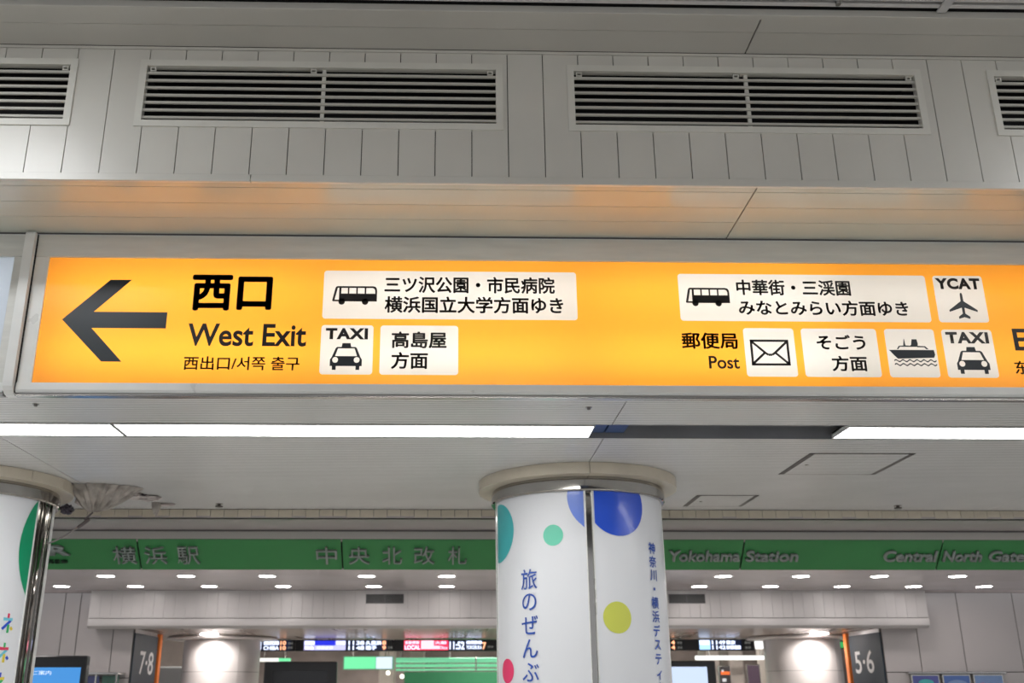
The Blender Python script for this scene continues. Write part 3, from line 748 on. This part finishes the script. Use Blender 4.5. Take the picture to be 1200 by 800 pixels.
# platform number panels on the reveals with orange posts
NAVY = mat('dark_teal_panel', (.018, .034, .05), .6)
ORP = mat('orange_post', (.80, .20, .025), .4)
def platform(side, s, lab, lab2):
    x = -3.286 if side < 0 else 4.635
    t = thing('platform_number_panel', (x, 11.6, .3), lab, 'sign')
    xa, xb = (x, x+.015) if side < 0 else (x-.015, x)
    box('board', xa, xb, 11.12, 12.0, .3, E+.61, NAVY, t)
    xf = xb+.002 if side < 0 else xa-.002
    me = fit(text_mesh(s, .01), 0, .52, E+.20, E+.44)
    if side < 0: put(me, 'lettering', lambda a, b, c: Vector((xf, 11.36+a, b)), mat('number_white', (.75, .75, .75), .4), t)
    else: put(me, 'lettering', lambda a, b, c: Vector((xf, 11.88-a, b)), MATS['number_white'], t)
    tt = thing('orange_post', (x+(.05 if side < 0 else -.05), 12.07, 0), lab2, 'post')
    cx = x+(.0 if side < 0 else -.0)
    MB().box(cx-.035, cx+.035, 12.03, 12.12, 0, E+.645, .006).build('post_body', ORP, tt)
    MB().box(cx-.05, cx+.05, 12.015, 12.135, 0, .12, .006).build('base', STEEL, tt)
platform(-1, '7·8', 'dark platform number board at the left of the gate opening, reading 7·8', 'orange post at the left of the gate opening')
platform(1, '5·6', 'dark platform number board at the right of the gate opening, reading 5·6', 'orange post at the right of the gate opening')

# departure boards
WH = emi('led_white', (.70, .78, 1.0), 1.6); OR_ = emi('led_orange', (1.0, .42, .22), 1.6); RD = emi('led_red', (.95, .03, .09), 1.2)
BL = emi('led_blue', (.02, .03, .65), 1.0); LV = emi('led_lavender', (.50, .50, .85), 1.1); PK = emi('led_pink', (1.0, .5, .62), 1.4); DN = emi('led_navy', (.004, .008, .03), 1.0); DR = emi('led_dark_red', (.30, .004, .03), 1.0); CY = emi('led_sky', (.35, .60, 1.0), 1.3)
GR = emi('led_grey', (.16, .16, .15), 1.0)
zb0, zb1 = E+.502, E+.640
CW = .01065                                # width of one dot column group on the boards
def board(k0, k1, x_, lab):                # k counted in column groups from the board run's left end x_
    t = thing('departure_board', (x_+(k0+k1)/2*CW, 13.25, zb0), lab, 'display', 'departure boards over the gates')
    box('case', x_+k0*CW, x_+k1*CW-.004, 13.20, 13.32, zb0, zb1, BLACK, t, .006)
    for f in (.2, .8): xx = x_+(k0+(k1-k0)*f)*CW; box('hanger', xx-.015, xx+.015, 13.24, 13.28, zb1, E+.652, STEEL, t)
    return t, x_
def patch(b, k0, k1, v0, v1, mtl, d=.0):
    t, x_ = b; z0, z1 = zb0+.012+v0*.114, zb0+.012+v1*.114
    put(curve_mesh([rect(x_+k0*CW, x_+k1*CW, z0, z1)]), 'lit_field', lambda a, b, c: Vector((a, 13.198-d, b)), mtl, t)
def btext(b, s, k0, k1, v0, v1, mtl, off=.03):
    t, x_ = b; z0, z1 = zb0+.012+v0*.114, zb0+.012+v1*.114
    at_text(s, x_+k0*CW, x_+k1*CW, z0, z1, 13.193, mtl, t, off)
XA, XB = -2.349, 2.782
b = board(0, 43, XA, 'black departure board next to the left white column, with CHIBA in white')
patch(b, 1, 37, 0, 1, DN); patch(b, 2, 3.2, .05, .95, WH, .002); btext(b, '総武線', 6, 24, .55, .97, WH); btext(b, 'CHIBA', 6, 24, .03, .45, WH)
btext(b, '10', 25.5, 32, .55, .97, OR_); btext(b, '10', 25.5, 32, .03, .45, OR_); btext(b, '番線', 34, 40, .6, .85, GR, .0); btext(b, '番線', 34, 40, .15, .4, GR, .0)
b = board(43, 158, XA, 'black departure board over the television, with a blue field and 11:48')
patch(b, 52, 150, 0, 1, DN); patch(b, 53, 65.6, .5, 1, LV, .001); patch(b, 53, 65.6, 0, .49, emi('led_mauve', (.42, .36, .62), 1), .001); patch(b, 65.6, 89.7, .5, 1, BL, .001)
patch(b, 65.6, 101.7, 0, .49, LV, .001); patch(b, 89.7, 101.7, .5, 1, LV, .001)
btext(b, '横須賀', 54, 65, .58, .94, WH); btext(b, '特急', 54, 65, .06, .42, WH); btext(b, '成田空港', 68, 87, .1, .4, WH, .0); btext(b, '快速', 91, 101, .58, .94, WH)
for v, tm_ in ((.55, '38'), (.03, '48')):
    btext(b, '11', 105, 111.5, v, v+.42, WH); btext(b, tm_, 114, 123.5, v, v+.42, WH)
btext(b, '久里浜', 125, 143.5, .55, .97, WH); btext(b, '逗子', 125, 138, .03, .45, WH); btext(b, '9', 144.5, 149, .03, .45, OR_); btext(b, '8', 144.5, 149, .55, .97, OR_)
btext(b, '番線', 151, 157, .15, .4, GR, .0)
b = board(158, 280, XA, 'black departure board left of the centre column, with a red LOCAL field and 11:52')
patch(b, 170, 222, 0, 1, RD); patch(b, 222, 262, 0, 1, DN); patch(b, 190, 205, .1, 1, PK, .001); patch(b, 205, 212, .1, .45, PK, .001)
btext(b, '各駅停車', 171, 188, .6, .97, PK); btext(b, 'LOCAL', 171, 189, .06, .5, WH); btext(b, '大船', 206, 220, .6, .95, PK); btext(b, 'Ofuna', 212, 221, .08, .42, PK)
btext(b, '11:52', 223.5, 241, .05, .9, WH); btext(b, '横須賀線', 243, 261.5, .62, .97, WH); btext(b, 'YOKOSUKA', 243, 261.5, .08, .48, WH); btext(b, '7', 262, 266.5, .05, .8, OR_); btext(b, '番線', 268, 275, .2, .45, GR, .0)
b = board(-6, 103, XB, 'black departure board right of the centre column, with pale blue time columns')
patch(b, 37, 50, 0, 1, CY, .001); patch(b, 50, 87, 0, 1, DN); patch(b, 37.5, 49, .52, 1, WH, .002)
for v, tm_ in ((.55, '49'), (.03, '42')):
    btext(b, '4', 3.5, 8, v, v+.42, OR_); btext(b, '番線', 10.5, 16.5, v+.05, v+.32, GR, .0); btext(b, '11', 52, 58.5, v, v+.42, WH); btext(b, tm_, 60, 68, v, v+.42, WH); btext(b, '番線', 91, 98, v+.05, v+.32, GR, .0)
btext(b, '東京', 69, 80, .55, .97, WH); btext(b, '新宿湘南', 69, 86, .03, .45, WH)
tag(box('lit_box', 3.91, 4.00, 13.22, 13.30, E+.525, E+.625, emi('lamp_box', (1, 1, 1), 1.0)), 'small white lit box at the right end of the departure boards', 'light')

# televisions and monitors
def screen(name, x0, x1, y, ztop, h, bez, smat, lab, cat='television', foot=True, top=None):
    t = thing(name, ((x0+x1)/2, y+.05, 0), lab, cat)
    box('case', x0, x1, y, y+.09, ztop-h, ztop, BLACK, t, .01)
    box('screen', x0+bez, x1-bez, y-.004, y, ztop-h+bez, ztop-(top or bez), smat, t)
    xm = (x0+x1)/2
    box('stand', xm-.05, xm+.05, y+.02, y+.07, .03, ztop-h+.01, STEEL, t)
    box('foot', xm-.3, xm+.3, y-.15, y+.25, 0, .03, STEEL, t, .008)
    return t
SB = mat('blue_screen', (.02, .12, .35), .2, emit=.8, ecol=(.055, .26, .62), noise=.0)
t = screen('information_monitor', -3.74, -3.20, 9.5, E+.327, .95, .045, SB, 'black framed monitor with a blue screen beside the left column', 'monitor', top=.10)
at_text('ご案内', -3.66, -3.50, E+.165, E+.20, 9.494, emi('screen_white', (.7, .8, .9), 1), t, 0)
screen('television', -2.056, -1.241, 12.0, E+.345, .62, .10, mat('dark_screen', (.02, .02, .022), .12), 'large black television switched off, below the left departure boards')
t = screen('television', 2.30, 3.055, 12.0, E+.346, .62, .10, emi('pale_screen', (.50, .60, .80), 1.0), 'black television with a pale blue lit screen, right of the centre column', top=.065)

# green hall fittings far behind
GL = emi('green_light', (.16, .78, .36), .9); GP = mat('green_pipe', (.20, .66, .40), .4, emit=.45, ecol=(.2, .7, .4)); GW = mat('green_far_wall', (.03, .20, .09), .5)  # the pipes get a glow of their own to look brighter
t = thing('lit_green_sign', (-1.33, 18, E+.40), 'lit green sign box with a white square end, under the departure boards', 'sign')
box('case', -1.76, -.90, 18.01, 18.2, E+.388, E+.60, mat('sign_case', (.25, .6, .4), .5), t, .004)
box('green_field', -1.74, -1.21, 18.0, 18.01, E+.40, E+.59, GL, t); box('white_field', -1.20, -.93, 18.0, 18.01, E+.40, E+.59, emi('white_green_light', (.62, .72, .85), 1.0), t)
for xx in (-1.6, -1.05): box('hanger', xx-.01, xx+.01, 18.08, 18.1, E+.60, E+1.05, STEEL, t)
t = thing('small_lamp_bar', (-2.95, 18, E+.52), 'short white lamp bar with a green tip, behind the black television', 'light')
box('lamp', -3.22, -2.85, 18.0, 18.1, E+.52, E+.575, emi('bar_white', (.95, .95, .9), .9), t); box('green_tip', -2.85, -2.66, 18.0, 18.1, E+.525, E+.572, GL, t)
for xx in (-3.1, -2.75): box('hanger', xx-.008, xx+.008, 18.04, 18.06, E+.572, E+1.05, STEEL, t)
for z, r_, lab in ((.545, .042, 'thick pale green pipe, topmost of the three left of the centre column'), (.455, .026, 'thinner pale green pipe, the middle of the three left of the centre column'), (.388, .016, 'thinnest pale green pipe, lowest of the three left of the centre column')):
    yp = 18.338-r_; t = thing('green_pipe', (0, yp, E+z), lab, 'pipe')
    MB().tube([(-.88, yp, E+z), (3.6, yp, E+z)], r_, 12).build('pipe', GP, t, True)
    for xx in (.5, 1.9): MB().tube([(xx-.012, yp-.004, E+z), (xx+.012, yp-.004, E+z)], r_+.004, 12).build('clamp', STEEL, t, True)
t = thing('pipe_hanger_frame', (.1, 18.42, E+.3), 'grey hanger frame carrying the green pipes under the far ceiling', 'bracket')
for xx in (-.80, .05, .9, 2.3, 3.4): box('rod', xx-.012, xx+.012, 18.338, 18.36, E+.36, E+1.05, STEEL, t)
tag(box('green_partition', -.78, 3.7, 19.5, 19.6, 0, E+.375, GW), 'dark green partition below the green pipes, left of the centre column', 'partition')
for xx, lab in ((-1.05, 'left'), (-.80, 'right')):
    t = thing('globe_lamp', (xx, 19, E+.33), 'tiny round lamp hanging below the lit green sign, the %s one' % lab, 'lamp')
    mb = MB(); mb.bm.free(); mb.bm = bmesh.new(); bmesh.ops.create_uvsphere(mb.bm, u_segments=16, v_segments=10, radius=.035, matrix=Matrix.Translation((xx, 19, E+.35 if lab == 'left' else E+.29)))
    mb.build('bulb', emi('bulb_glow', (1, .95, .8), 3.0), t, True)
    box('cord', xx-.004, xx+.004, 18.996, 19.004, E+.37, E+1.05, BLACK, t)
t = thing('strip_lamp', (4.3, 16, E+.5), 'white strip lamp below the right departure board', 'light')
box('tube_cover', 3.79, 4.92, 16.0, 16.1, E+.475, E+.535, emi('strip_white', (1, 1, .97), 1.1), t, .01)
for xx in (4.0, 4.8): box('hanger', xx-.01, xx+.01, 16.04, 16.06, E+.535, E+1.05, STEEL, t)
t = thing('strip_lamp', (4.95, 15, E+.5), 'white lamp box glimpsed between the right white column and the orange post', 'light')
box('tube_cover', 4.9, 5.6, 15.0, 15.1, E+.43, E+.50, MATS['strip_white'], t, .01)
for xx in (5.0, 5.5): box('hanger', xx-.01, xx+.01, 15.04, 15.06, E+.50, E+1.05, STEEL, t)

# far hall: piers, posters, shop fronts
PIER = mat('far_pier', (.55, .48, .44), .5, noise=.1)
for x0, x1, y, lab in ((-1.28, -.98, 20, 'pale pier under the lit green sign'), (-.75, -.45, 21, 'brown narrow pier behind the globe lamps'), (4.07, 4.30, 16.6, 'left pale pier behind the right departure board'), (4.44, 4.68, 16.6, 'pale pier next to the right white column'),
                    (-4.6, -3.3, 17, 'pale far pier behind the left white column'), (5.3, 6.6, 17.5, 'pale far pier behind the right orange post')):
    t = thing('pier', ((x0+x1)/2, y, 0), lab, 'pier')
    box('shaft', x0, x1, y, y+.5, 0, E+1.045, PIER, t, .02); box('base', x0-.03, x1+.03, y-.03, y+.53, 0, .15, mat('pier_base', (.2, .18, .17), .5), t)
def poster(name, x0, x1, y, z0, z1, base, bits, lab, frm=None, cat='poster', d=.03):
    t = thing(name, ((x0+x1)/2, y, z0), lab, cat)
    box('backing', x0, x1, y, y+d, z0, z1, frm or STEEL, t, .004)
    box('print', x0+.015, x1-.015, y-.003, y, z0+.015, z1-.015, base, t)
    if name == 'colour_display': box('hanger', (x0+x1)/2-.02, (x0+x1)/2+.02, y+.005, y+.025, z1, E+.653, STEEL, t)
    for (a, b_, c, dd, mm) in bits:
        W, H = x1-x0-.03, z1-z0-.03
        put(curve_mesh([circ(x0+.015+a*W, z0+.015+b_*H, c*W, 20, dd*H) if dd > 0 else rect(x0+.015+a*W, x0+.015+(a+c)*W, z0+.015+b_*H, z0+.015+(b_-dd)*H)]), 'printed_shape', lambda p, q_, r_: Vector((p, y-.005, q_)), mm, t)
    return t
ORN = emi('orange_lit', (.95, .16, .03), .8)
poster('shop_sign', 4.09, 4.27, 15.9, E-.2, E+.385, mat('dark_board', (.05, .045, .05), .3), [(.1, .80, .9, -.08, ORN), (.3, .9, .12, .03, emi('soft_white', (.6, .6, .62), .8)), (.2, .62, .4, -.08, MATS['soft_white'])], 'narrow dark board with an orange stripe behind the right television', cat='sign')
poster('shop_sign', 3.60, 3.90, 15.6, E-.2, E+.36, mat('dark_green_board', (.05, .07, .06), .3), [(.0, .2, .18, -.75, ORN)], 'dark board with an orange left edge, beside the right television', cat='sign')
poster('shop_sign', 4.46, 4.66, 15.7, E-.2, E+.40, mat('plum_board', (.09, .06, .09), .3), [], 'plum coloured board beside the right white column', cat='sign')
poster('colour_display', -4.12, -3.62, 13.0, E+.505, E+.60, emi('display_blue', (.03, .16, .42), .9), [(.22, .5, .16, .4, emi('display_pink', (.9, .12, .35), .9)), (.70, .5, .2, .3, emi('display_violet', (.45, .12, .5), .9))], 'small blue and pink lit display between the left orange post and the white column', BLACK, 'display')
poster('colour_display', 4.78, 4.98, 13.0, E+.51, E+.61, emi('display_green', (.05, .45, .12), .8), [(.05, .1, .4, -.8, emi('display_red', (.8, .05, .04), .9))], 'small red and green lit display beside the right orange post', BLACK, 'display')
tag(box('grey_cabinet', -3.93, -3.45, 14.2, 14.6, .0, E+.35, mat('cabinet_grey', (.42, .43, .44), .4), None, .02), 'pale grey cabinet behind the left orange post', 'cabinet')
P1 = mat('poster_purple', (.06, .07, .28), .2, coat=.6); P2 = mat('poster_blue', (.05, .12, .38), .2, coat=.6); P3 = mat('poster_sky', (.16, .26, .48), .25, coat=.5)
white_, red_, teal_ = pr('poster_white', (.75, .75, .75)), pr('poster_red', (.6, .05, .05)), pr('poster_teal', (.05, .4, .4))
poster('wall_poster', 4.87, 5.17, 11.05, E-.55, E+.18, P1, [(.5, .9, .3, .05, teal_), (.3, .72, .12, .05, white_), (.6, .5, .3, .1, red_)], 'purple wall poster, leftmost of three on the right far wall', d=.045)
poster('wall_poster', 5.20, 5.50, 11.05, E-.55, E+.18, P2, [(.5, .88, .4, .06, P3), (.5, .5, .35, .15, NAVY)], 'blue wall poster, middle of three on the right far wall', d=.045)
poster('wall_poster', 5.53, 5.85, 11.05, E-.55, E+.18, P3, [(.25, .78, .14, .12, red_), (.7, .6, .2, .2, P2)], 'pale blue wall poster with a red figure, rightmost of three on the right far wall', d=.045)
t = thing('picture_rail', (5.36, 11.06, E+.19), 'thin dark rail above the three wall posters', 'rail'); box('rail', 4.84, 5.88, 11.03, 11.10, E+.185, E+.20, STEEL, t, .003)
t = thing('glass_display_case', (-3.53, 11.0, 0), 'small glazed display case by the left far wall beside the blue monitor', 'display case')
box('body', -3.74, -3.34, 10.85, 11.09, 0, E-.35, WHITEP, t, .01); box('top', -3.76, -3.32, 10.83, 11.095, E+.19, E+.21, STEEL, t, .003)
for xx in (-3.75, -3.55, -3.345): box('upright', xx, xx+.015, 10.835, 10.85, E-.35, E+.19, STEEL, t)
box('display_print', -3.73, -3.56, 11.0, 11.01, E-.3, E+.18, P1, t); box('display_print', -3.53, -3.36, 11.0, 11.01, E-.3, E+.18, mat('case_green', (.10, .22, .17), .3), t)

# ================================================================== ADDED LAMPS (unseen, behind and above the viewpoint, to brighten the view)
for y in (-1.0, -6.0):
    for x in (-5.5, 0.3, 6.0):
        t = thing('added_strip_light', (x, y, E+2.8), 'added long strip light, unseen behind the viewpoint, %s row, %s' % ('near' if y > -3 else 'far', 'left' if x < -3 else ('right' if x > 3 else 'middle')), 'ceiling light', 'added strip lights behind the viewpoint')
        box('housing', x-1.3, x+1.3, y-.12, y+.12, E+2.82, E+2.9, WHITEP, t); box('diffuser', x-1.28, x+1.28, y-.10, y+.10, E+2.805, E+2.82, mat('added_strip_lamp', (1, 1, 1), .5, emit=20.0, ecol=(1, .98, .93)), t)
        for xx in (x-1, x+1): box('rod', xx-.006, xx+.006, y-.006, y+.006, E+2.9, E+3.0, STEEL, t)

for x, wf, lab in ((-2.6, 1.5, 'added square light brightening the left end of the vent wall, out of view'), (3.75, .7, 'added square light brightening the right end of the vent wall, out of view')):  # unseen lamps added to brighten both ends of the vent wall
    t = thing('added_square_light', (x, 3.0, E+2.95), lab, 'ceiling light')
    box('housing', x-.32*wf, x+.32*wf, 2.7, 3.3, E+2.93, E+2.995, WHITEP, t, .005); box('diffuser', x-.30*wf, x+.30*wf, 2.72, 3.28, E+2.922, E+2.93, mat('added_square_lamp', (1, 1, 1), .5, emit=15, ecol=(.96, .98, 1)), t)
# lamps added to brighten the far hall
for y in (14.5, 18.6, 22.0):
    for x in (-2.6, 1.0, 4.6):
        t = thing('added_far_light', (x, y, E+1.03), 'added strip light brightening the far hall, %s row, %s' % ({14.5: 'nearest', 18.6: 'middle', 22.0: 'farthest'}[y], 'left' if x < 0 else ('right' if x > 3 else 'middle')), 'ceiling light', 'added strip lights of the far hall')
        box('housing', x-.9, x+.9, y-.1, y+.1, E+1.02, E+1.05, WHITEP, t); box('diffuser', x-.88, x+.88, y-.09, y+.09, E+1.01, E+1.02, mat('added_far_lamp', (1, 1, 1), .5, emit=30, ecol=(1, .95, .88)), t)
